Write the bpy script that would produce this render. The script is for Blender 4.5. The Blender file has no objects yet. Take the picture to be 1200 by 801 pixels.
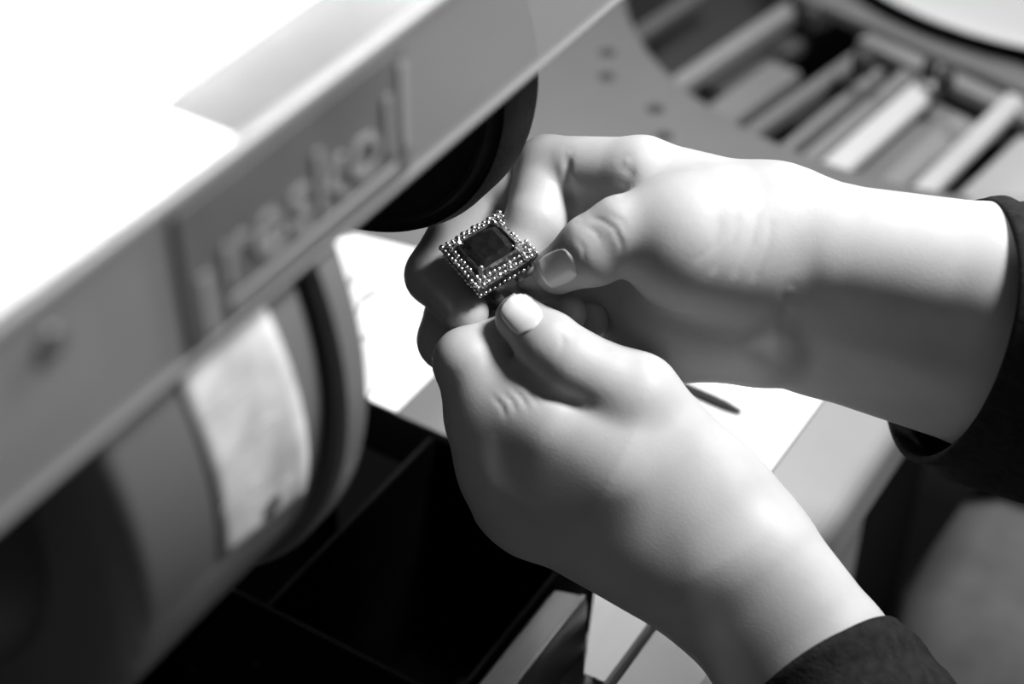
import bpy, bmesh, math, random
import numpy as np
from mathutils import Vector, Matrix
random.seed(4); rng = np.random.default_rng(4)
S = bpy.context.scene
COL = S.collection

# ------------------------------------------------------------------ camera
FPX = 2016.0
TH = math.radians(40.0); PS = math.radians(32.1)
CAM_H = 0.489
_k = CAM_H / math.tan(TH)
FW = np.array([-math.sin(PS)*math.cos(TH), math.cos(PS)*math.cos(TH), -math.sin(TH)])
RT = np.array([math.cos(PS), math.sin(PS), 0.0])
UP = np.cross(RT, FW)
CP = np.array([math.sin(PS)*_k, -math.cos(PS)*_k, CAM_H])
FOCUS = 0.565
cam_d = bpy.data.cameras.new('camera'); cam = bpy.data.objects.new('camera', cam_d); COL.objects.link(cam)
cam_d.sensor_width = 36.0; cam_d.lens = 36.0*FPX/1200.0
cam_d.clip_start = 0.02; cam_d.clip_end = 50
cam.matrix_world = Matrix(((RT[0], UP[0], -FW[0], CP[0]), (RT[1], UP[1], -FW[1], CP[1]), (RT[2], UP[2], -FW[2], CP[2]), (0, 0, 0, 1)))
cam_d.dof.use_dof = True; cam_d.dof.focus_distance = FOCUS; cam_d.dof.aperture_fstop = 5.0
S.camera = cam

# ------------------------------------------------------------------ world, light, exposure
w = bpy.data.worlds.new('room'); S.world = w; w.use_nodes = True
w.node_tree.nodes['Background'].inputs[0].default_value = (1, 1, 1, 1)
w.node_tree.nodes['Background'].inputs[1].default_value = 0.07
def area(name, loc, target, size, power, spread=180):
    l = bpy.data.lights.new(name, 'AREA'); l.shape = 'DISK'; l.size = size; l.energy = power; l.spread = math.radians(spread)
    o = bpy.data.objects.new(name, l); COL.objects.link(o); o.location = loc
    o.rotation_euler = (Vector(target)-Vector(loc)).to_track_quat('-Z', 'Y').to_euler()
    return o
area('bench_lamp_light', (0.40, 0.17, 0.74), (0.06, -0.08, 0.1), 0.20, 12.5)
area('hood_fill_light', (-0.04, -0.26, 0.80), (-0.02, -0.26, 0.3), 0.05, 1.1, 32)  # added fill, no known fixture: narrow beam that whitens the hood top
area('paper_fill_light', (-0.22, 0.40, 0.70), (-0.05, 0.02, 0.0), 0.12, 2.0, 100)  # added fill without a known source, lifts the shaded paper and rear bench
S.view_settings.view_transform = 'Standard'; S.view_settings.look = 'None'
S.view_settings.gamma = 1.0; S.view_settings.use_curve_mapping = False
S.view_settings.exposure = 0.0

# ------------------------------------------------------------------ helpers
def cam_pt(px, py, d):                       # a point seen at (px, py), d metres in front of the lens
    return CP + (FW + RT*(px-600)/FPX - UP*(py-400.5)/FPX)*d
def on_z(px, py, z):
    r = FW + RT*(px-600)/FPX - UP*(py-400.5)/FPX
    return CP + r*(z-CP[2])/r[2]
def tag(o, label, cat, group=None, kind=None):
    o['label'] = label; o['category'] = cat
    if group: o['group'] = group
    if kind: o['kind'] = kind
    return o
def empty(name, loc):
    o = bpy.data.objects.new(name, None); COL.objects.link(o); o.location = loc; o.empty_display_size = .02
    return o
def struct(o, label=None):
    o['kind'] = 'structure'
    if label: o['label'] = label
    return o
def link(name, me, mat, parent=None, smooth=False):
    o = bpy.data.objects.new(name, me); COL.objects.link(o)
    if mat is not None and len(me.materials) == 0: me.materials.append(mat)
    if smooth: me.polygons.foreach_set('use_smooth', [True]*len(me.polygons))
    if parent is not None:
        o.parent = parent
        loc = parent.matrix_world.copy() if parent.parent is None else None
        p = parent; off = Vector((0, 0, 0))
        while p is not None: off += p.location; p = p.parent
        o.location = -off if off.length else (0, 0, 0)
    return o
def mesh_of(bm, name='m'):
    me = bpy.data.meshes.new(name); bmesh.ops.recalc_face_normals(bm, faces=bm.faces); bm.to_mesh(me); bm.free(); return me
def bevel(bm, w, seg=2, edges=None):
    bmesh.ops.bevel(bm, geom=list(edges if edges is not None else bm.edges), offset=w, segments=seg, affect='EDGES', profile=.5, clamp_overlap=True)
def box_bm(x0, x1, y0, y1, z0, z1, bv=0.0, seg=2):
    bm = bmesh.new()
    bmesh.ops.create_cube(bm, size=1, matrix=Matrix.Translation(((x0+x1)/2, (y0+y1)/2, (z0+z1)/2)) @ Matrix.Diagonal((x1-x0, y1-y0, z1-z0, 1)))
    if bv: bevel(bm, bv, seg)
    return bm
def box(name, x0, x1, y0, y1, z0, z1, mat, parent=None, bv=.001, seg=2):
    return link(name, mesh_of(box_bm(x0, x1, y0, y1, z0, z1, bv, seg)), mat, parent)
def prism(name, pts, z0, z1, mat, parent=None, bv=0.0, seg=3, keep=None):
    bm = bmesh.new()
    a = [bm.verts.new((p[0], p[1], z0)) for p in pts]; f = bm.faces.new(a)
    r = bmesh.ops.extrude_face_region(bm, geom=[f])
    bmesh.ops.translate(bm, verts=[v for v in r['geom'] if isinstance(v, bmesh.types.BMVert)], vec=(0, 0, z1-z0))
    if bv:
        bmesh.ops.recalc_face_normals(bm, faces=bm.faces)
        top = [e for e in bm.edges if all(abs(v.co.z-max(z0, z1)) < 1e-6 for v in e.verts) and (keep is None or keep(e))]
        bevel(bm, bv, seg, top)
    return link(name, mesh_of(bm), mat, parent)
def lathe(name, prof, origin, axis, mat, parent=None, n=96, smooth_angle=35):
    """prof: (t along axis, radius) pairs"""
    ax = Vector(axis).normalized(); u = ax.orthogonal().normalized(); v = ax.cross(u); o = Vector(origin)
    bm = bmesh.new(); rings = []
    for t, r in prof:
        if r < 1e-6: rings.append([bm.verts.new(o+ax*t)])
        else: rings.append([bm.verts.new(o+ax*t+(u*math.cos(a)+v*math.sin(a))*r) for a in (2*math.pi*i/n for i in range(n))])
    for A, B in zip(rings, rings[1:]):
        for i in range(n):
            j = (i+1) % n
            if len(A) == 1 and len(B) == 1: continue
            if len(A) == 1: bm.faces.new((A[0], B[i], B[j]))
            elif len(B) == 1: bm.faces.new((A[i], B[0], A[j]))
            else: bm.faces.new((A[i], B[i], B[j], A[j]))
    me = mesh_of(bm); ob = link(name, me, mat, parent)
    me.polygons.foreach_set('use_smooth', [True]*len(me.polygons)); me.set_sharp_from_angle(angle=math.radians(smooth_angle))
    return ob
def rod(name, a, b, r, mat, parent=None, n=16, tip=0):
    a = Vector(a); b = Vector(b); L = (b-a).length; e = min(r*.3, L*.2)
    pr = [(0, 0), (0, r-e), (e, r), (L-e-tip, r), (L, r-e if not tip else r*.15), (L, 0)]
    return lathe(name, pr, a, b-a, mat, parent, n)
def pydata(name, v, f, mat, parent=None, smooth=True):
    me = bpy.data.meshes.new(name); me.from_pydata([tuple(map(float, p)) for p in v], [], f); me.update()
    bm = bmesh.new(); bm.from_mesh(me); bmesh.ops.recalc_face_normals(bm, faces=bm.faces); bm.to_mesh(me); bm.free()
    return link(name, me, mat, parent, smooth)

# ------------------------------------------------------------------ materials (the picture is black and white)
def mat(name, g, rough=.5, metal=0.0, noise=0.0, nscale=40, bump=0.0, bscale=200, coat=0.0, spec=.5, stretch=None, sss=0.0):
    m = bpy.data.materials.new(name); m.use_nodes = True; nt = m.node_tree; b = nt.nodes['Principled BSDF']
    b.inputs['Base Color'].default_value = (g, g, g, 1); b.inputs['Roughness'].default_value = rough
    b.inputs['Metallic'].default_value = metal; b.inputs['Specular IOR Level'].default_value = spec
    b.inputs['Coat Weight'].default_value = coat; b.inputs['Coat Roughness'].default_value = .08
    tc = nt.nodes.new('ShaderNodeTexCoord')
    src = tc.outputs['Object']
    if stretch:
        mp = nt.nodes.new('ShaderNodeMapping'); mp.inputs['Scale'].default_value = stretch
        nt.links.new(src, mp.inputs['Vector']); src = mp.outputs['Vector']
    if noise:
        n = nt.nodes.new('ShaderNodeTexNoise'); n.inputs['Scale'].default_value = nscale; n.inputs['Detail'].default_value = 5
        nt.links.new(src, n.inputs['Vector'])
        r = nt.nodes.new('ShaderNodeMapRange'); r.inputs['From Min'].default_value = .3; r.inputs['From Max'].default_value = .7
        r.inputs['To Min'].default_value = g*(1-noise); r.inputs['To Max'].default_value = min(1, g*(1+noise))
        nt.links.new(n.outputs['Fac'], r.inputs['Value']); nt.links.new(r.outputs['Result'], b.inputs['Base Color'])
    if bump:
        n2 = nt.nodes.new('ShaderNodeTexNoise'); n2.inputs['Scale'].default_value = bscale; n2.inputs['Detail'].default_value = 4
        nt.links.new(src, n2.inputs['Vector'])
        bp = nt.nodes.new('ShaderNodeBump'); bp.inputs['Strength'].default_value = bump; bp.inputs['Distance'].default_value = .001
        nt.links.new(n2.outputs['Fac'], bp.inputs['Height']); nt.links.new(bp.outputs['Normal'], b.inputs['Normal'])
    if sss:
        b.inputs['Subsurface Weight'].default_value = sss; b.inputs['Subsurface Radius'].default_value = (1, 1, 1); b.inputs['Subsurface Scale'].default_value = .003
    return m
M = dict(
    skin=mat('skin', .43, .5, noise=.07, nscale=60, bump=.06, bscale=1100, spec=.25, sss=.12),
    nail=mat('nail', .72, .22, spec=.6),
    knit=mat('dark_knit', .012, .95, noise=.4, nscale=300, bump=.5, bscale=700, spec=.2),
    trousers=mat('grey_trousers', .10, .9, noise=.15, nscale=60, bump=.3, bscale=600, spec=.2),
    table=mat('grey_laminate', .085, .5, noise=.06, nscale=25, bump=.05),
    lipping=mat('pale_lipping', .20, .45, noise=.05, nscale=20),
    apron=mat('table_apron', .22, .6),
    paper=mat('white_paper', .85, .8, noise=.02, nscale=30),
    ink=mat('ink', .42, .7),
    black=mat('black_steel', .002, .9, noise=.4, nscale=30, spec=0),
    darkmetal=mat('dark_sheet_metal', .007, .8, noise=.4, nscale=40, spec=.03),
    sheet=mat('sheet_metal', .2, .42, metal=.35, noise=.45, nscale=14, stretch=(3, .35, 1)),
    edge=mat('bare_metal_edge', .14, .6, metal=.6),
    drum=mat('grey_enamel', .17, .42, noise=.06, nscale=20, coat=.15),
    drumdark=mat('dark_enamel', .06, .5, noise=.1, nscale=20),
    groove=mat('rubber_seal', .015, .7),
    wheel=mat('black_wheel', .018, .75, noise=.3, nscale=90, bump=.3, bscale=500, spec=.2),
    whitem=mat('white_enamel', .82, .3, noise=.02, coat=.3),
    trim=mat('pale_trim', .22, .4),
    topgrey=mat('grey_enamel_strip', .11, .35, noise=.12, nscale=35),
    plate=mat('name_plate', .10, .5, noise=.25, nscale=30),
    letter=mat('plate_letters', .24, .5),
    screw=mat('steel_screw', .3, .35, metal=.8),
    silver=mat('oxidised_silver', .35, .3, metal=1.0, noise=.6, nscale=500),
    bead=mat('silver_bead', .8, .27, metal=1.0),
    shank=mat('silver_band', .6, .25, metal=1.0),
    rack=mat('dark_wood', .05, .7, noise=.3, nscale=30, stretch=(1, .2, 1)),
    cavity=mat('dark_tray', .02, .8),
    floor=mat('grey_floor', .10, .8, noise=.2, nscale=8),
    white=mat('white_ceramic', .5, .3, coat=.3),
    legm=mat('table_leg_black', .004, .7, spec=.1),
)
# hazy acrylic: a pane that scatters most of the light and lets the rest straight through
def acrylic():
    m = bpy.data.materials.new('hazy_acrylic'); m.use_nodes = True; nt = m.node_tree
    b = nt.nodes['Principled BSDF']; b.inputs['Base Color'].default_value = (.42, .42, .42, 1); b.inputs['Roughness'].default_value = .3
    tl = nt.nodes.new('ShaderNodeBsdfTranslucent'); tl.inputs['Color'].default_value = (.6, .6, .6, 1)
    tr = nt.nodes.new('ShaderNodeBsdfTransparent'); tr.inputs['Color'].default_value = (.9, .9, .9, 1)
    m1 = nt.nodes.new('ShaderNodeMixShader'); m1.inputs[0].default_value = .35
    m2 = nt.nodes.new('ShaderNodeMixShader'); m2.inputs[0].default_value = .46
    nt.links.new(b.outputs[0], m1.inputs[1]); nt.links.new(tl.outputs[0], m1.inputs[2])
    nt.links.new(m1.outputs[0], m2.inputs[1]); nt.links.new(tr.outputs[0], m2.inputs[2])
    nt.links.new(m2.outputs[0], nt.nodes['Material Output'].inputs['Surface'])
    return m
M['acrylic'] = acrylic()
def gem():
    m = mat('dark_gemstone', .012, .05, spec=1.0, coat=1.0)
    nt = m.node_tree; b = nt.nodes['Principled BSDF']; tc = nt.nodes.new('ShaderNodeTexCoord')
    vo = nt.nodes.new('ShaderNodeTexVoronoi'); vo.inputs['Scale'].default_value = 210
    bp = nt.nodes.new('ShaderNodeBump'); bp.inputs['Strength'].default_value = .8; bp.inputs['Distance'].default_value = .001
    nt.links.new(tc.outputs['Object'], vo.inputs['Vector']); nt.links.new(vo.outputs['Distance'], bp.inputs['Height'])
    nt.links.new(bp.outputs['Normal'], b.inputs['Normal'])
    return m
M['gem'] = gem()
def toned(name, g, rough=.6): return mat(name, g, rough, noise=.12, nscale=25, stretch=(1, .25, 1))

# ------------------------------------------------------------------ setting: floor, table
struct(box('floor', -2, 2, -2, 2, -.80, -.75, M['floor'], bv=0), 'dark grey floor under the workbench')

CUT = (.065, .416, .21)
tx = .1325
a0 = math.asin((tx-CUT[0])/CUT[2])
arc = []
for i in range(49):                               # from the right-hand edge round to the left of the cutout
    a = a0 + (-(math.pi/2)-a0)*i/48
    arc.append((CUT[0]+CUT[2]*math.sin(a), CUT[1]-CUT[2]*math.cos(a)))
outline = [(-.8, -.066), (.1285, -.066), (.1285, -.55), (tx, -.55)] + arc + [(CUT[0]-CUT[2], .9), (-.8, .9)]
table = empty('workbench', (0, .2, -.75))
tag(table, 'grey topped workbench with a rounded cutout in its far edge', 'workbench')
prism('worktop', outline, -.028, 0, M['table'], table, bv=.006, seg=4, keep=lambda e: not all(v.co.x > .1 and v.co.y < .2 for v in e.verts))
box('apron', .10, .152, -.54, .064, -.13, -.0282, M['apron'], table, .002)
for (lx, ly) in ((-.7, .8), (-.7, -.03)):
    prism('leg', [(lx-.013, ly-.013), (lx+.013, ly-.013), (lx+.013, ly+.013), (lx-.013, ly+.013)], -.75, -.0285, M['legm'], table, bv=.002)
prism('front_lipping', [(.1328, -.55), (.167, -.55), (.167, .235), (.1328, .218)], -.028, 0, M['lipping'], table, bv=.009, seg=5, keep=lambda e: all(v.co.x > .16 for v in e.verts))
prism('leg', [(.10, .066), (.15, .066), (.15, .160), (.10, .160)], -.75, -.0285, M['legm'], table, bv=.002)
for p in ((712, 62), (711, 90), (768, 128), (778, 160)):
    q = on_z(*p, 0)
    lathe('burn_mark', [(0, .0), (0.0001, .0046+.001*random.random()), (.0003, .0040), (.0003, 0)], (q[0], q[1], .0), (0, 0, 1), M['groove'], table, n=20)

# ------------------------------------------------------------------ paper on the table
def sheet(name, pts, z, label, lines):
    o = empty(name, (np.mean([p[0] for p in pts]), np.mean([p[1] for p in pts]), z))
    tag(o, label, 'paper')
    prism('page', pts, z, z+.0004, M['paper'], o)
    for (a, b, wd) in lines:
        A = on_z(*a, z); B = on_z(*b, z); d = (B-A)[:2]; n = np.array([-d[1], d[0]])/np.linalg.norm(d)*wd/2
        prism('printed_mark', [A[:2]-n, B[:2]-n, B[:2]+n, A[:2]+n], z+.0004, z+.00055, M['ink'], o)
    return o
sheet('paper_sheet', [(-.19, -.0655), (-.0165, -.0655), (-.0165, .05), (-.066, .034), (-.19, .012)], .0004,
      'white printed sheet on the workbench beside the grinding drum',
      [((398, 338), (415, 324), .005), ((425, 352), (442, 340), .005), ((408, 372), (425, 350), .0025), ((408, 402), (428, 396), .004), ((424, 467), (482, 410), .0018)])
sheet('paper_sheet', [(.022, -.060), (.132, -.060), (.132, .10), (.022, .10)], .0004,
      'blank white sheet lying near the rounded front edge of the workbench', [])
a = on_z(878, 486, .003); b = on_z(766, 436, .003)
sc = empty('scriber', (b[0], b[1], .001)); tag(sc, 'small dark pointed tool whose tip shows past the lower hand', 'hand tool')
lathe('shaft', [(0, 0), (0, .0020), (.03, .0022), (.036, .0020), (.043, .0010), (.0445, 0)], b, a-b, M['groove'], sc, n=20)

# ------------------------------------------------------------------ dust drawer and machine base
dr = empty('dust_drawer', (.05, -.12, -.11)); tag(dr, 'open black dust drawer under the grinder, below the hands', 'drawer')
X0, X1, Y0, Y1 = .004, .086, -.180, -.0665
box('back_panel', X0, X1, Y1-.002, Y1, -.11, -.001, M['black'], dr, .0003)
box('side_panel', X0, X0+.002, Y0+.002, Y1-.002, -.11, 0, M['black'], dr, .0003)
box('side_panel', X1-.002, X1, Y0+.002, Y1-.002, -.11, -.004, M['darkmetal'], dr, .0003)
box('front_panel', X0-.05, X1, Y0, Y0+.002, -.11, 0, M['darkmetal'], dr, .0003)
box('bottom_panel', X0+.002, X1-.002, Y0+.002, Y1-.002, -.11, -.108, M['black'], dr, .0003)
box('rim', X0-.0005, X0+.0012, Y0, Y1-.004, .0, .0004, M['darkmetal'], dr, .0001)
# scrap at the bottom
prism('divider_plate', [(.03, -.175), (.06, -.175), (.07, -.12), (.045, -.11)], -.1075, -.085, M['darkmetal'], dr, bv=.002)
for p in ((300, 777), (225, 782)):
    q = CP + (lambda r: r*((Y0-CP[1])/r[1]))(FW + RT*(p[0]-600)/FPX - UP*(p[1]-400.5)/FPX)
    lathe('screw', [(0, 0), (0, .002), (.0012, .0016), (.0014, 0)], (q[0], Y0, q[2]), (0, -1, 0), M['groove'], dr, n=16)
fl = empty('metal_guard', (.094, -.14, -.06)); tag(fl, 'bent sheet metal guard along the side of the dust drawer', 'metal guard')
# sloping flange then a folded lip and an outer face
prof = [(.0862, -.010), (.0900, -.0035), (.1010, 0), (.1030, -.0005), (.1036, -.003), (.1050, -.058)]
vs, fs = [], []
for y in (-.30, -.112):
    for (x, z) in prof: vs.append((x, y, z))
for i in range(len(prof)-1): fs.append((i, i+1, i+1+len(prof), i+len(prof)))
g = pydata('flange', vs, fs, M['sheet'], fl, smooth=False)
md = g.modifiers.new('t', 'SOLIDIFY'); md.thickness = .0012; md.offset = -1
box('rolled_edge', .1012, .1034, -.30, -.112, .0004, .0016, M['edge'], fl, .0005)
box('ledge', .108, .1275, -.30, -.068, -.045, -.03, M['sheet'], fl, .001)
cd = empty('card', (.118, -.11, -.02)); tag(cd, 'small pale card wedged beside the bent metal guard', 'card')
pts = [on_z(*p, -.012)[:2] for p in ((684, 788), (712, 800), (790, 715), (700, 668))]
prism('panel', pts, -.0126, -.012, toned('pale_card', .65), cd)

mc = empty('bench_grinder', (-.06, -.26, -.12))
tag(mc, 'grey bench grinder with a large drum and a black wheel, blurred at left', 'grinder')
AX, AZ = .0, .213
box('base', -.26, -.0485, -.40, -.07, -.20, .012, M['black'], mc, .003)
prism('pedestal', [(-.13, -.36), (-.055, -.36), (-.06, -.2), (-.13, -.2)], .012, .14, M['darkmetal'], mc, bv=.004)
# drum: axis runs away from the camera (Y)
lathe('drum', [(-.326, 0), (-.326, .096), (-.322, .1040), (-.318, .1065), (-.2565, .1065), (-.2558, .1055), (-.2558, .0)], (AX, 0, AZ), (0, 1, 0), M['drum'], mc, n=128)
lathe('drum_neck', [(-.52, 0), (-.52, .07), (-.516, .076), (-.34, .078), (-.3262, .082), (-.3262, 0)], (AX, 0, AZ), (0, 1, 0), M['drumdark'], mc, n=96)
lathe('seal_ring', [(-.2558, .095), (-.2558, .1050), (-.2528, .1050), (-.2528, .095)], (AX, 0, AZ), (0, 1, 0), M['groove'], mc, n=128)
lathe('flange_ring', [(-.2528, .085), (-.2528, .1098), (-.2518, .1110), (-.244, .1110), (-.242, .109), (-.242, .085)], (AX, 0, AZ), (0, 1, 0), M['drum'], mc, n=128)
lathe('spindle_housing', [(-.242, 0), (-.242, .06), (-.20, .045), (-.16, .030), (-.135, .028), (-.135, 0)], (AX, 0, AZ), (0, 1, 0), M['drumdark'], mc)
wh = lathe('wheel', [(-.126, 0), (-.126, .030), (-.121, .032), (-.121, .066), (-.1225, .067), (-.1225, .0685), (-.119, .070), (-.119, .0715), (-.120, .0728), (-.115, .0748), (-.104, .0748), (-.102, .072), (-.102, 0)], (AX, 0, AZ), (0, 1, 0), M['wheel'], mc, n=128, smooth_angle=25)
lathe('wheel_nut', [(-.136, 0), (-.136, .010), (-.134, .012), (-.1262, .012), (-.1262, 0)], (AX, 0, AZ), (0, 1, 0), M['screw'], wh, n=6)
# the housing is flat on top, where it sits under the hood
for ob in [o for o in mc.children if o.name.split('.')[0] in ('drum', 'drum_neck', 'seal_ring', 'flange_ring')]:
    bm = bmesh.new(); bm.from_mesh(ob.data)
    r = bmesh.ops.bisect_plane(bm, geom=bm.verts[:]+bm.edges[:]+bm.faces[:], plane_co=(0, 0, .2885), plane_no=(0, 0, 1), clear_outer=True)
    bmesh.ops.holes_fill(bm, edges=[e for e in r['geom_cut'] if isinstance(e, bmesh.types.BMEdge)], sides=0)
    bm.to_mesh(ob.data); bm.free()
# sticker wrapped on the drum
def wrap(name, a0, a1, y0a, y1a, y0b, y1b, R, m, parent, na=28, ny=8, tk=.0003, droop=5.0):
    vs, fs = [], []
    for i in range(na+1):
        t = i/na; a = math.radians(a0+(a1-a0)*t)
        for j in range(ny+1):
            y = (y0a+(y0b-y0a)*t)*(1-j/ny)+(y1a+(y1b-y1a)*t)*j/ny
            sag = (j/ny)*droop*t
            aa = a-math.radians(sag)
            vs.append((AX+R*math.cos(aa), y, AZ+R*math.sin(aa)))
    for i in range(na):
        for j in range(ny):
            k = i*(ny+1)+j; fs.append((k, k+1, k+ny+2, k+ny+1))
    o = pydata(name, vs, fs, m, parent)
    md = o.modifiers.new('t', 'SOLIDIFY'); md.thickness = tk; md.offset = 0
    return o
M['sticker'] = mat('paper_sticker', .62, .45, noise=.3, nscale=70, coat=.2)
st = wrap('sticker', 31, -13, -.2985, -.2695, -.2955, -.2605, .1068, M['sticker'], mc)
for (aa, y, ln) in ((11, -.286, 7), (4, -.279, 6), (-3, -.288, 9), (-9, -.275, 4)):
    wrap('printed_line', aa, aa-.5, y-.006, y+.006, y-.008, y+.006, .1071, M['ink'], st, 2, 4, .0001, 0.0)
a = math.radians(-12)
lathe('logo_dot', [(0, 0), (0.0, .0036), (.0002, .0030), (.0002, 0)], (AX+.1070*math.cos(a), -.276, AZ+.1070*math.sin(a)), (math.cos(a), 0, math.sin(a)), M['drumdark'], st, n=20)

# ------------------------------------------------------------------ hood / eye shield over the grinder
XS = .107; ZB, ZT = .2535, .2945
hd = empty('eye_shield', (.05, -.2, ZB)); tag(hd, 'hazy plastic eye shield with white top and a worn name plate', 'eye shield')
SY0, SY1 = -.47, .06
box('front_pane', XS-.003, XS, SY0, SY1, ZB, ZT, M['acrylic'], hd, .0006)
box('top_panel', -.16, .0815, SY0, SY1, ZT-.003, ZT, M['whitem'], hd, .0006)
box('top_panel', .0818, XS-.0031, SY0, -.272, ZT-.003, ZT, M['whitem'], hd, .0006)
box('top_strip', .0818, XS-.0031, -.2718, SY1, ZT-.003, ZT-.0002, M['topgrey'], hd, .0006)
bead = rod('edge_bead', (XS-.0012, SY0, ZB), (XS-.0012, SY1, ZB), .0016, M['letter'], hd)
rod('corner_trim', (XS-.0015, SY0, ZT-.001), (XS-.0015, SY1, ZT-.001), .0020, M['trim'], hd)
# white cover plate on top, its front corner rounded
cover = prism('cover_plate', [(.081, .06), (.081, -.262), (.079, -.270), (.074, -.273), (-.16, -.305), (-.16, .06)], ZT+.0002, ZT+.005, M['whitem'], hd, bv=.0015)
for p in ((65, 45), (242, 14)):
    q = on_z(*p, ZT+.005)
    lathe('knob', [(0, 0), (0, .0055), (.0015, .006), (.003, .005), (.0034, .0015), (.0030, 0)], (q[0], q[1], ZT+.0051), (0, 0, 1), M['whitem'], hd, n=28)
# name plate
NY0, NY1 = -.297, -.218
npz0, npz1 = ZB+.003, ZT-.003
npl = box('name_plate', XS+.0002, XS+.0012, NY0, NY1, npz0, npz1, M['plate'], hd, .0004)
box('plate_stripe', XS+.0012, XS+.0018, NY0+.012, NY1-.006, npz0+.003, npz0+.006, M['letter'], npl, .0003)
box('plate_stripe', XS+.0012, XS+.0018, NY1-.0035, NY1-.0005, npz0+.008, npz1-.004, M['letter'], npl, .0003)
box('plate_stripe', XS+.0012, XS+.0018, NY0+.004, NY0+.0075, npz0+.001, npz0+.017, M['letter'], npl, .0003)
cu = bpy.data.curves.new('lettering', 'FONT'); cu.body = 'reskol'; cu.size = .0215; cu.extrude = .0004; cu.resolution_u = 3
tmp = bpy.data.objects.new('tmp', cu); COL.objects.link(tmp)
bpy.context.view_layer.update()
me = bpy.data.meshes.new_from_object(tmp.evaluated_get(bpy.context.evaluated_depsgraph_get()))
bpy.data.objects.remove(tmp)
bm = bmesh.new(); bm.from_mesh(me)
xs = [v.co.x for v in bm.verts]; wdt = max(xs)-min(xs)
for v in bm.verts:
    x, y, z = v.co
    v.co = (XS+.0016+z, NY0+.012+(x-min(xs))/wdt*.060, npz0+.0095+y*1.05)
bm.to_mesh(me); bm.free(); me.materials.clear()
link('lettering', me, M['letter'], npl)
# near-end bracket behind the pane
box('bracket', XS-.010, XS-.0035, -.42, -.318, ZB+.010, ZB+.028, M['drum'], hd, .001)
for y in (-.332, ):
    lathe('screw', [(0, 0), (0, .0035), (.0012, .003), (.0014, 0)], (XS+.0001, y, ZB+.03), (1, 0, 0), M['screw'], hd, n=20)

# ------------------------------------------------------------------ rack in the cutout behind the bench
ZR = -.035
rk = empty('slatted_rack', (.06, .33, ZR-.06)); tag(rk, 'dark slatted tool rack behind the rounded cutout of the bench', 'rack')
box('tray_floor', -.20, .46, .16, .62, ZR-.06, ZR-.052, M['cavity'], rk)
def bar(name, p, q, wpx, g, parent, z=ZR, tk=.010, rough=.6, m=None):
    A = on_z(*p, z); B = on_z(*q, z); d = (B-A); d[2] = 0; L = np.linalg.norm(d); d /= L
    wd = wpx*.00044
    bm = box_bm(-.03, L+.02, -wd/2, wd/2, -tk, 0, min(wd, tk)*.22, 3)
    mtx = Matrix(((d[0], -d[1], 0, A[0]), (d[1], d[0], 0, A[1]), (0, 0, 1, z), (0, 0, 0, 1)))
    bm.transform(mtx)
    return link(name, mesh_of(bm), m or toned(name+'_finish', g, rough), parent)
for (p, q, wpx, g, dz) in (((745, 38), (840, -25), 24, .06, 0), ((800, 90), (950, -10), 26, .16, 0), ((884, 148), (1040, 38), 20, .11, .0), ((925, 168), (1012, 96), 15, .15, -.004),
                       ((948, 182), (1096, 56), 22, .14, 0), ((1035, 205), (1105, 145), 64, .16, -.012), ((868, 78), (980, 0), 60, .05, -.02), ((850, 128), (900, 92), 50, .12, -.014), ((1135, 262), (1240, 160), 80, .26, -.006)):
    bar('slat', p, q, wpx, g, rk, ZR+dz)
bar('rail', (985, 0), (1205, 92), 52, .10, rk, ZR+.012)
bar('rail', (1060, 62), (1205, 130), 30, .15, rk, ZR+.006)
def thing_bar(name, label, cat, p, q, wpx, g, z):
    o = bar(name, p, q, wpx, g, None, z, .006, .5); tag(o, label, cat, 'pale strips on the rack'); return o
thing_bar('card_strip', 'wide white strip lying on the dark rack, left of the two', 'strip', (985, 188), (1088, 98), 36, .38, ZR+.0062)
thing_bar('card_strip', 'narrow white strip at the right end of the dark rack', 'strip', (1085, 218), (1192, 112), 27, .36, ZR+.0062)
for (px, py, r) in ((952, 18, 14), (1012, 70, 15), (1108, 92, 12), (1090, 78, 10)):
    q = on_z(px, py, ZR+.02)
    o = lathe('clamp_knob', [(0, 0), (0, r*.0004), (.006, r*.00045), (.012, r*.0004), (.014, r*.0002), (.014, 0)], (q[0], q[1], ZR+.012), (0, 0, 1), M['groove'], rk, n=24)
bc = (.078, .554)
lathe('basin', [(0, 0), (0, .14), (.009, .168), (.012, .172), (.0135, .171), (.0135, .167), (.006, .14), (.004, 0)], (bc[0], bc[1], -.0215), (0, 0, 1), M['white'], None, n=96)
tag(bpy.data.objects['basin'], 'white round dish behind the dark rack at the top right', 'dish')

# ------------------------------------------------------------------ the person: hands grown from a distance field
D0 = FOCUS*1000.0; UNIT = D0/FPX              # millimetres per pixel at the ring
def c_mm(px, py, wv):
    d = D0+wv*UNIT
    return np.array([(px-600)/FPX*d, (py-400.5)/FPX*d, d], dtype=np.float64)
def cap(P, A, B, fl):
    a = c_mm(*A[:3]); b = c_mm(*B[:3]); ra = A[3]*a[2]/FPX; rb = B[3]*b[2]/FPX
    s = np.array([1, 1, 1/fl]); ab = (b-a)*s; q = (P-a)*s
    t = np.clip(q@ab/max(ab@ab, 1e-9), 0, 1)
    return np.linalg.norm(q-t[:, None]*ab, axis=1)-(ra+(rb-ra)*t)
def smin(a, b, k):
    h = np.clip(.5+.5*(b-a)/k, 0, 1)
    return b+(a-b)*h-k*h*(1-h)
def chain(P, pts, k, fl=1.0):
    d = None
    for A, B in zip(pts, pts[1:]):
        e = cap(P, A, B, fl); d = e if d is None else smin(d, e, k)
    return d
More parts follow.
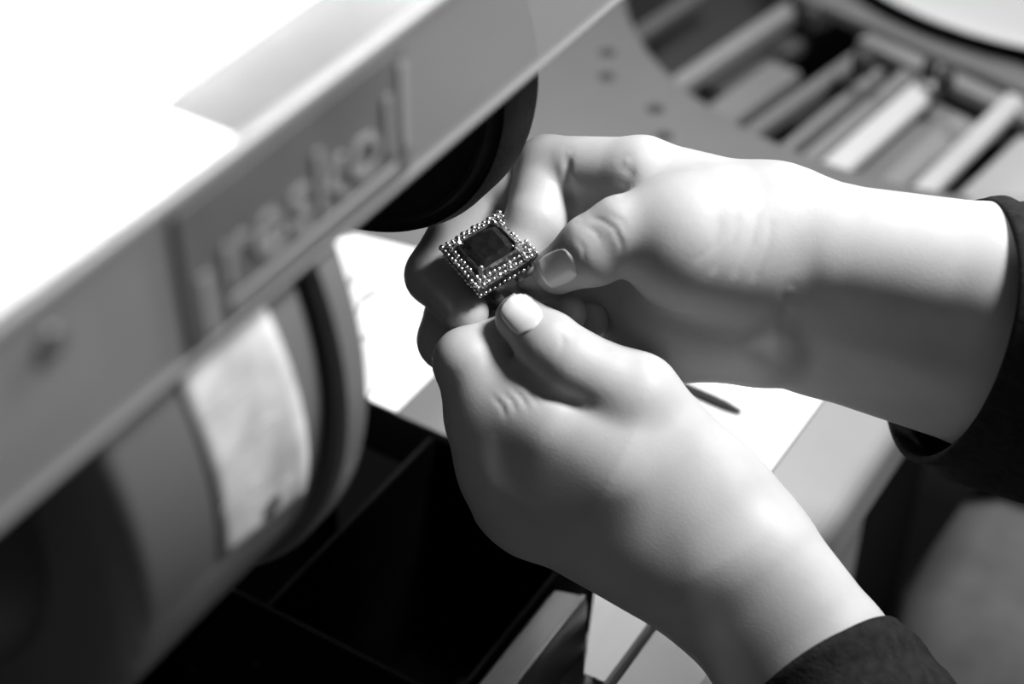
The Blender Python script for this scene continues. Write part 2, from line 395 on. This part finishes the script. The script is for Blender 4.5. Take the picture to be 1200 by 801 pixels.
def make_sdf(H):
    def f(P):
        palm = None
        for (pts, fl) in H['palm']:
            e = chain(P, pts, 3.0, fl); palm = e if palm is None else smin(palm, e, H['pk'])
        out = palm
        for (pts, k) in H['fingers']:
            out = np.minimum(out, smin(palm, chain(P, pts, 2.2), k))
        return out
    return f
def grow(f, lo, hi, h):
    n = np.ceil((hi-lo)/(4*h)).astype(int)+1
    cx = [lo[i]+4*h*np.arange(n[i])+1.5*h for i in range(3)]
    G = np.stack(np.meshgrid(*cx, indexing='ij'), -1).reshape(-1, 3)
    dc = f(G).reshape(n)
    F = np.repeat(np.repeat(np.repeat(dc, 4, 0), 4, 1), 4, 2).astype(np.float32)
    act = np.argwhere(np.abs(dc) < 4*h*2.6)
    off = np.stack(np.meshgrid(*[np.arange(4)]*3, indexing='ij'), -1).reshape(-1, 3)
    idx = (act[:, None, :]*4+off[None]).reshape(-1, 3)
    for s in range(0, len(idx), 400000):
        ii = idx[s:s+400000]
        F[ii[:, 0], ii[:, 1], ii[:, 2]] = f(lo+ii*h)
    sg = F < 0
    nx, ny, nz = F.shape
    cell = np.zeros((nx-1, ny-1, nz-1), bool)
    any_ = np.zeros_like(cell); all_ = np.ones_like(cell)
    for dx in (0, 1):
        for dy in (0, 1):
            for dz in (0, 1):
                s = sg[dx:nx-1+dx, dy:ny-1+dy, dz:nz-1+dz]; any_ |= s; all_ &= s
    cell = any_ & ~all_
    ids = np.argwhere(cell); vid = -np.ones(cell.shape, np.int64); vid[cell] = np.arange(len(ids))
    acc = np.zeros((len(ids), 3)); cnt = np.zeros(len(ids))
    cor = [(x, y, z) for x in (0, 1) for y in (0, 1) for z in (0, 1)]
    for a in cor:
        for b in cor:
            if sum(abs(p-q) for p, q in zip(a, b)) != 1 or a > b: continue
            va = F[ids[:, 0]+a[0], ids[:, 1]+a[1], ids[:, 2]+a[2]]; vb = F[ids[:, 0]+b[0], ids[:, 1]+b[1], ids[:, 2]+b[2]]
            m = (va < 0) != (vb < 0); t = np.where(m, va/np.where(m, va-vb, 1), 0)
            p = np.array(a)+t[:, None]*(np.array(b)-np.array(a))
            acc += np.where(m[:, None], p, 0); cnt += m
    V = lo+(ids+acc/cnt[:, None])*h
    quads = []
    for ax in range(3):
        o1, o2 = [(1, 2), (2, 0), (0, 1)][ax]
        s0 = np.take(sg, range(F.shape[ax]-1), ax); s1 = np.take(sg, range(1, F.shape[ax]), ax)
        e = np.argwhere(s0 != s1)
        fl_ = s0[e[:, 0], e[:, 1], e[:, 2]]
        ok = (e[:, o1] > 0) & (e[:, o2] > 0) & (e[:, o1] < F.shape[o1]-1) & (e[:, o2] < F.shape[o2]-1)
        e = e[ok]; fl_ = fl_[ok]
        def g(d1, d2):
            q = e.copy(); q[:, o1] -= d1; q[:, o2] -= d2; return vid[q[:, 0], q[:, 1], q[:, 2]]
        q = np.stack([g(1, 1), g(0, 1), g(0, 0), g(1, 0)], 1)
        q[~fl_] = q[~fl_][:, ::-1]
        quads.append(q)
    return V, np.concatenate(quads)
def to_world(V):
    d = V/1000.0
    return CP + d[:, :1]*RT - d[:, 1:2]*UP + d[:, 2:3]*FW
def sdf_normals(f, V, e=.4):
    N = np.stack([f(V+np.eye(3)[i]*e)-f(V-np.eye(3)[i]*e) for i in range(3)], 1)
    return N/np.maximum(np.linalg.norm(N, axis=1, keepdims=True), 1e-9)
def seg_dist(p, pl):
    best = np.full(len(p), 1e9)
    for a, b in zip(pl, pl[1:]):
        a = np.array(a, float); b = np.array(b, float); ab = b-a
        t = np.clip((p-a)@ab/(ab@ab), 0, 1); best = np.minimum(best, np.linalg.norm(p-a-t[:, None]*ab, axis=1))
    return best
def build_hand(H, h=.8):
    f = make_sdf(H)
    L = [c_mm(*p[:3]) for part in (H['palm'], H['fingers']) for (pts, _) in part for p in pts]
    R = max(p[3] for part in (H['palm'], H['fingers']) for (pts, _) in part for p in pts)*UNIT
    L = np.array(L); lo = L.min(0)-np.array([22, R+4, 34]); hi = L.max(0)+np.array([22, R+4, 40])
    lo = np.maximum(lo, [-1e9, -1e9, 380]); hi[0] = min(hi[0], H['clipx']); hi[1] = min(hi[1], H['clipy'])
    V, Q = grow(f, lo, hi, h)
    E = np.concatenate([Q[:, [0, 1]], Q[:, [1, 2]], Q[:, [2, 3]], Q[:, [3, 0]]]); deg = np.bincount(E[:, 0], minlength=len(V))+np.bincount(E[:, 1], minlength=len(V))
    for it in range(28):                                   # Taubin smoothing takes the seams out of the blends
        L_ = np.stack([np.bincount(E[:, 0], V[E[:, 1], k], len(V))+np.bincount(E[:, 1], V[E[:, 0], k], len(V)) for k in range(3)], 1)/np.maximum(deg, 1)[:, None]-V
        V = V+L_*(.6 if it % 2 == 0 else -.61)
    V = np.ascontiguousarray(V)
    N = sdf_normals(f, V)
    px = np.stack([V[:, 0]/V[:, 2]*FPX+600, V[:, 1]/V[:, 2]*FPX+400.5], 1)
    view = V/np.linalg.norm(V, axis=1, keepdims=True)
    face = np.clip(-(N*view).sum(1)*3, 0, 1)
    disp = np.zeros(len(V))
    for (pl, wd, dep) in H['creases']:
        ends = np.minimum(np.linalg.norm(px-np.array(pl[0]), axis=1), np.linalg.norm(px-np.array(pl[-1]), axis=1))
        disp -= dep*np.exp(-(seg_dist(px, pl)/wd)**2)*face*np.clip(ends/14, 0, 1)
    for (c, r, dep) in H['bumps']:
        disp += dep*np.exp(-(((px-np.array(c))/np.array(r))**2).sum(1))*face
    V2 = V+N*disp[:, None]
    me = bpy.data.meshes.new('arm')
    W_ = to_world(V2)
    me.vertices.add(len(W_)); me.vertices.foreach_set('co', W_.astype(np.float32).ravel())
    me.loops.add(Q.size); me.loops.foreach_set('vertex_index', Q.astype(np.int32).ravel())
    me.polygons.add(len(Q)); me.polygons.foreach_set('loop_start', np.arange(0, Q.size, 4, dtype=np.int32))
    me.update(calc_edges=True); me.validate()
    return me, f
def nail(name, f, c, along, wid, length, parent, nn=14, lift=.35):
    """curved plate grown on the finger: c centre px, along = unit px vector to the tip"""
    al = np.array(along, float); al /= np.linalg.norm(al); ac = np.array([-al[1], al[0]])
    vs, idx = [], {}
    pts = []
    for i in range(nn+1):
        for j in range(nn+1):
            u = 2*i/nn-1; v = 2*j/nn-1
            # square to rounded shape
            uu = u*math.sqrt(1-.38*v*v); vv = v*math.sqrt(1-.38*u*u)
            pts.append((uu, vv))
    pts = np.array(pts)
    p2 = np.array(c)+pts[:, :1]*wid/2*ac+pts[:, 1:]*length/2*al
    ray = np.stack([(p2[:, 0]-600)/FPX, (p2[:, 1]-400.5)/FPX, np.ones(len(p2))], 1)
    t = np.full(len(p2), 480.0)
    for _ in range(90): t += np.clip(f(ray*t[:, None]), -2, 6)*.7
    V = ray*t[:, None]; N = sdf_normals(f, V)
    r = np.maximum(np.abs(pts[:, 0]), -pts[:, 1])
    up = lift*np.clip((1.0-r)*6, -.4, 1); up = np.where((pts[:, 1] > .85), lift*1.6, up)
    V = V+N*up[:, None]
    n = nn+1
    fs = [(i*n+j, i*n+j+1, (i+1)*n+j+1, (i+1)*n+j) for i in range(nn) for j in range(nn)]
    o = pydata(name, to_world(V), fs, M['nail'], parent)
    md = o.modifiers.new('t', 'SOLIDIFY'); md.thickness = .0005; md.offset = -1
    return o

RH = dict(pk=6.5, clipx=205, clipy=200,
    palm=[([(1430, 392, -70, 104), (1165, 327, -55, 88), (965, 292, -25, 78), (905, 275, -12, 85)], .9),
          ([(1430, 520, 0, 112), (1165, 440, 45, 90), (965, 386, 58, 78), (905, 370, 45, 80)], .9),
          ([(1430, 452, -40, 125), (1165, 386, -2, 104), (965, 338, 18, 90)], .9),
          ([(905, 285, 0, 88), (752, 207, 15, 46)], .9),
          ([(900, 320, 30, 85), (735, 255, 60, 48)], .9),
          ([(900, 350, 35, 80), (730, 305, 75, 46)], .9),
          ([(890, 378, 25, 68), (735, 355, 70, 44)], .9),
          ([(890, 376, 35, 68), (790, 378, 45, 72)], .9),
          ([(885, 298, -18, 82), (805, 282, -38, 82)], .9)],
    fingers=[([(835, 262, -32, 66), (730, 275, -45, 46), (695, 293, -42, 42), (654, 316, -22, 29)], 4),
             ([(752, 207, 15, 46), (642, 198, 80, 39), (627, 262, 38, 36), (602, 302, 25, 28)], 3.5),
             ([(735, 255, 60, 48), (572, 222, 112, 39), (511, 322, 75, 36), (545, 366, 18, 28)], 3),
             ([(730, 305, 75, 46), (548, 300, 140, 37), (526, 398, 80, 36), (590, 402, 36, 27)], 3),
             ([(735, 355, 70, 44), (590, 365, 150, 31), (570, 440, 110, 28), (620, 440, 75, 24)], 3)],
    creases=[([(690, 254), (705, 258), (720, 268), (728, 285), (727, 300)], 3.0, .32),
             ([(682, 262), (698, 272), (706, 286)], 3.0, .25), ([(712, 250), (728, 258), (737, 275)], 3, .2),
             ([(672, 276), (684, 290), (685, 312)], 3.0, .2),
             ([(868, 245), (858, 285), (832, 325)], 5, .3), ([(846, 250), (838, 284), (812, 312)], 5, .22), ([(890, 240), (880, 285), (858, 330)], 5, .25), ([(905, 250), (900, 290), (880, 335)], 5, .2),
             ([(925, 340), (916, 380), (912, 432)], 9, .4), ([(666, 178), (664, 205), (678, 258)], 5, .8), ([(734, 188), (738, 205), (722, 228)], 8, .7),
             ([(1,1),(2,2)],3,0)],
    bumps=[((720, 245), (14, 10), .4)])
LH = dict(pk=9.0, clipx=175, clipy=158,
    palm=[([(1183, 1057, -55, 80), (978, 757, -50, 66), (906, 655, -45, 60)], .9),
          ([(1117, 1103, 20, 80), (914, 802, 15, 66), (840, 697, 22, 60)], .9),
          ([(1150, 1080, -25, 100), (945, 780, -22, 84), (872, 676, -16, 80)], .9),
          ([(848, 628, -20, 90), (744, 467, -42, 53)], .8),
          ([(840, 676, 22, 86), (648, 578, 30, 78), (602, 544, 18, 60)], .85),
          ([(840, 670, 60, 80), (640, 560, 80, 68)], .9), ([(572, 490, 8, 50), (622, 566, 28, 76)], .9), ([(592, 490, -4, 48), (690, 560, 0, 84)], .9),
          ([(585, 455, -14, 42), (650, 502, -34, 52), (720, 540, -34, 80)], .9),
          ([(800, 612, -10, 108), (700, 556, -5, 100)], .66)],
    fingers=[([(744, 467, -42, 53), (670, 425, -48, 41), (642, 402, -45, 38), (609, 373, -30, 29)], 4),
             ([(602, 544, 18, 60), (549, 424, -4, 41), (606, 394, 16, 31), (664, 368, 2, 24)], 4),
             ([(640, 560, 60, 62), (556, 456, 64, 38), (622, 412, 60, 30), (692, 376, 36, 22)], 3),
             ([(650, 590, 110, 52), (590, 490, 120, 34), (650, 445, 112, 27), (700, 420, 100, 21)], 3)],
    creases=[([(586, 456), (600, 470), (606, 486)], 3.0, .4), ([(598, 452), (612, 466), (620, 482)], 3, .4), ([(612, 452), (625, 464), (634, 478)], 3, .4), ([(574, 460), (588, 476), (594, 492)], 3, .35),
             ([(600, 428), (640, 462), (686, 474)], 7, 1.2), ([(655, 385), (660, 400), (655, 415)], 4, .3)],
    bumps=[((758, 424), (14, 12), .8)])
person = empty('person', (.3, .0, -.2))
tag(person, 'person in a black sweater holding a ring up to the grinder with both hands', 'person')
meR, fR = build_hand(RH); meL, fL = build_hand(LH)
armR = link('arm', meR, M['skin'], person, True); armR['label'] = 'upper hand and bare forearm, thumb pressed on the ring'
armL = link('arm', meL, M['skin'], person, True); armL['label'] = 'lower hand and bare wrist, thumb under the ring'
nail('fingernail', fR, (654, 314), (-.88, .42), 42, 42, armR)
nail('fingernail', fL, (611, 367), (-.62, -.78), 44, 46, armL)

def loft(name, rings, m, parent, n=72, fold=0.0, thick=.0025):
    """rings: (centre, a, b) in pixel/depth units; surface through ellipses"""
    # densify
    R = []
    for (c0, a0_, b0_), (c1, a1_, b1_) in zip(rings, rings[1:]):
        for s in range(8):
            t = s/8; R.append([np.array(p)*(1-t)+np.array(q)*t for p, q in ((c0, c1), (a0_, a1_), (b0_, b1_))])
    R.append([np.array(x) for x in rings[-1]])
    vs, fs = [], []
    for i, (c, a, b) in enumerate(R):
        for j in range(n):
            th = 2*math.pi*j/n
            k = 1+fold*math.sin(3*th+i*.55)*min(1, i/4)+fold*.6*math.sin(i*.9+th)*min(1, i/4)
            p = c+(a*math.cos(th)+b*math.sin(th))*k
            vs.append(c_mm(*p))
    W_ = to_world(np.array(vs))
    for i in range(len(R)-1):
        for j in range(n):
            fs.append((i*n+j, i*n+(j+1) % n, (i+1)*n+(j+1) % n, (i+1)*n+j))
    o = pydata(name, W_, fs, m, parent)
    md = o.modifiers.new('t', 'SOLIDIFY'); md.thickness = thick; md.offset = 1
    return o
sl = loft('sleeve', [((1118, 388, 0), (30, -146, -30), (72, -12, -146)), ((1178, 402, -6), (26, -160, -40), (60, -8, -164)), ((1290, 425, -25), (20, -178, -40), (40, 0, -185)), ((1500, 470, -40), (15, -195, -20), (30, 0, -190)), ((1800, 540, -80), (10, -210, 0), (20, 0, -175))], M['knit'], person, fold=.03)
sl = loft('sleeve', [((955, 800, -25), (92, -66, -30), (-22, -30, -112)), ((1000, 862, -28), (104, -72, -30), (-14, -20, -120)), ((1100, 1000, -40), (108, -72, 4), (-8, -8, -118)), ((1300, 1260, -60), (120, -80, 0), (0, 0, -130))], M['knit'], person, fold=.03)
# lap: two thighs in grey trousers below the bench edge
def thigh(y0, z0, ph):
    vs, fs = [], []; n = 40; L = 30
    for i in range(L+1):
        t = i/L; x = .156+.55*t; r = .088+.02*t
        for j in range(n):
            th = 2*math.pi*j/n
            k = 1+.05*math.sin(5*th+ph+t*4)+.03*math.sin(9*th-ph+t*9)
            e = math.sqrt(max(0, 1-(1-min(1, t*16))**2)) if t < .0625 else 1
            vs.append((x, y0+.04*t+math.cos(th)*r*k*max(.02, e), z0+.02*t+math.sin(th)*r*.85*k*max(.02, e)))
    for i in range(L):
        for j in range(n): fs.append((i*n+j, i*n+(j+1) % n, (i+1)*n+(j+1) % n, (i+1)*n+j))
    return pydata('trouser_leg', vs, fs, M['trousers'], person)
thigh(.15, -.215, .4); thigh(-.05, -.225, 2.0)

# ------------------------------------------------------------------ the ring
rc = c_mm(572, 290, -4)
e1 = np.array([73, -45, 20.])*.5; e2 = np.array([47, 53, -52.])*.5       # half edges in pixel units
HALF = np.linalg.norm(e1)*UNIT
u = e1/np.linalg.norm(e1); v = e2-(e2@u)*u; v /= np.linalg.norm(v); nn_ = np.cross(u, v)
if nn_[2] > 0: nn_ = -nn_                                               # face normal towards the lens
def RP(a, b, c): return to_world((rc+u*a+v*b+nn_*c)[None])[0]           # millimetres in the ring's own axes
rg = empty('ring', RP(0, 0, -14)); tag(rg, 'square silver ring with a dark stone and beaded border, held between thumbs', 'ring')
def ring_frame(name, o0, o1, z0, z1, m, parent, inner0=None):
    """square tube: outer half widths o0 (bottom) o1 (top), inner = given"""
    i0, i1 = inner0
    vs, fs = [], []
    for (hw, z) in ((o0, z0), (o1, z1), (i1, z1), (i0, z0)):
        for (sx, sy) in ((-1, -1), (1, -1), (1, 1), (-1, 1)): vs.append(RP(sx*hw, sy*hw, z))
    for k in range(4):
        for j in range(4): fs.append((k*4+j, k*4+(j+1) % 4, ((k+1) % 4)*4+(j+1) % 4, ((k+1) % 4)*4+j))
    o = pydata(name, vs, fs, m, parent, smooth=False)
    md = o.modifiers.new('b', 'BEVEL'); md.width = .0003; md.segments = 2
    return o
ring_frame('gallery', 10.2, 11.2, -8.0, -2.2, M['silver'], rg, (8.0, 8.0))
ring_frame('bezel', 8.6, 8.0, -2.2, 1.0, M['silver'], rg, (7.2, 7.3))
ring_frame('base_rim', 12.0, 12.2, -3.2, -1.8, M['silver'], rg, (8.2, 8.2))
# stone: step-cut block with a table
vs, fs = [], []
for (hw, z) in ((7.2, -1.5), (7.2, 0.4), (6.2, 1.2), (4.8, 1.7)):
    c = hw*.82
    for (a, b) in ((-c, -hw), (c, -hw), (hw, -c), (hw, c), (c, hw), (-c, hw), (-hw, c), (-hw, -c)): vs.append(RP(a, b, z))
for k in range(3):
    for j in range(8): fs.append((k*8+j, k*8+(j+1) % 8, (k+1)*8+(j+1) % 8, (k+1)*8+j))
fs.append(tuple(range(24, 32)))
pydata('stone', vs, fs, M['gem'], rg, smooth=False)
for (sx, sy) in ((-1, -1), (1, -1), (1, 1), (-1, 1)):
    a = Vector(RP(sx*8.0, sy*8.0, -1)); b = Vector(RP(sx*6.6, sy*6.6, 2.0))
    rod('claw', a, b, .0009, M['bead'], rg, n=10)
# two rows of beads, and a lower row round the gallery
bm = bmesh.new()
def bead_at(a, b, c, r): bmesh.ops.create_icosphere(bm, subdivisions=2, radius=r/1000, matrix=Matrix.Translation(Vector(RP(a, b, c))))
for (hw, z, r, n) in ((11.4, -1.2, .92, 11), (9.6, -.5, .8, 10), (11.3, -5.6, .7, 12)):
    for s in range(4):
        for i in range(n):
            t = -hw+2*hw*i/n; jt = random.uniform(-.12, .12)
            a, b = [(t, -hw), (hw, t), (-t, hw), (-hw, -t)][s]
            bead_at(a+jt, b-jt, z+random.uniform(-.25, .25), r*random.uniform(.7, 1.25))
for f_ in bm.faces: f_.smooth = True
bd = link('beaded_border', mesh_of(bm), M['bead'], rg); bd['kind'] = 'stuff'
# shank
vs, fs = [], []; n = 64; rs = 9.6; prof = [(-1, 0), (-1, 1.3), (-.6, 1.7), (.6, 1.7), (1, 1.3), (1, 0)]
for i in range(n):
    th = 2*math.pi*i/n; wd = 2.4+5.5*max(0, math.cos(th))**2
    for (q, h_) in prof: vs.append(RP(q*wd, (rs+h_)*math.sin(th), -17.2+(rs+h_)*math.cos(th)))
m_ = len(prof)
for i in range(n):
    for j in range(m_): fs.append((i*m_+j, i*m_+(j+1) % m_, ((i+1) % n)*m_+(j+1) % m_, ((i+1) % n)*m_+j))
pydata('shank', vs, fs, M['shank'], rg, smooth=False)
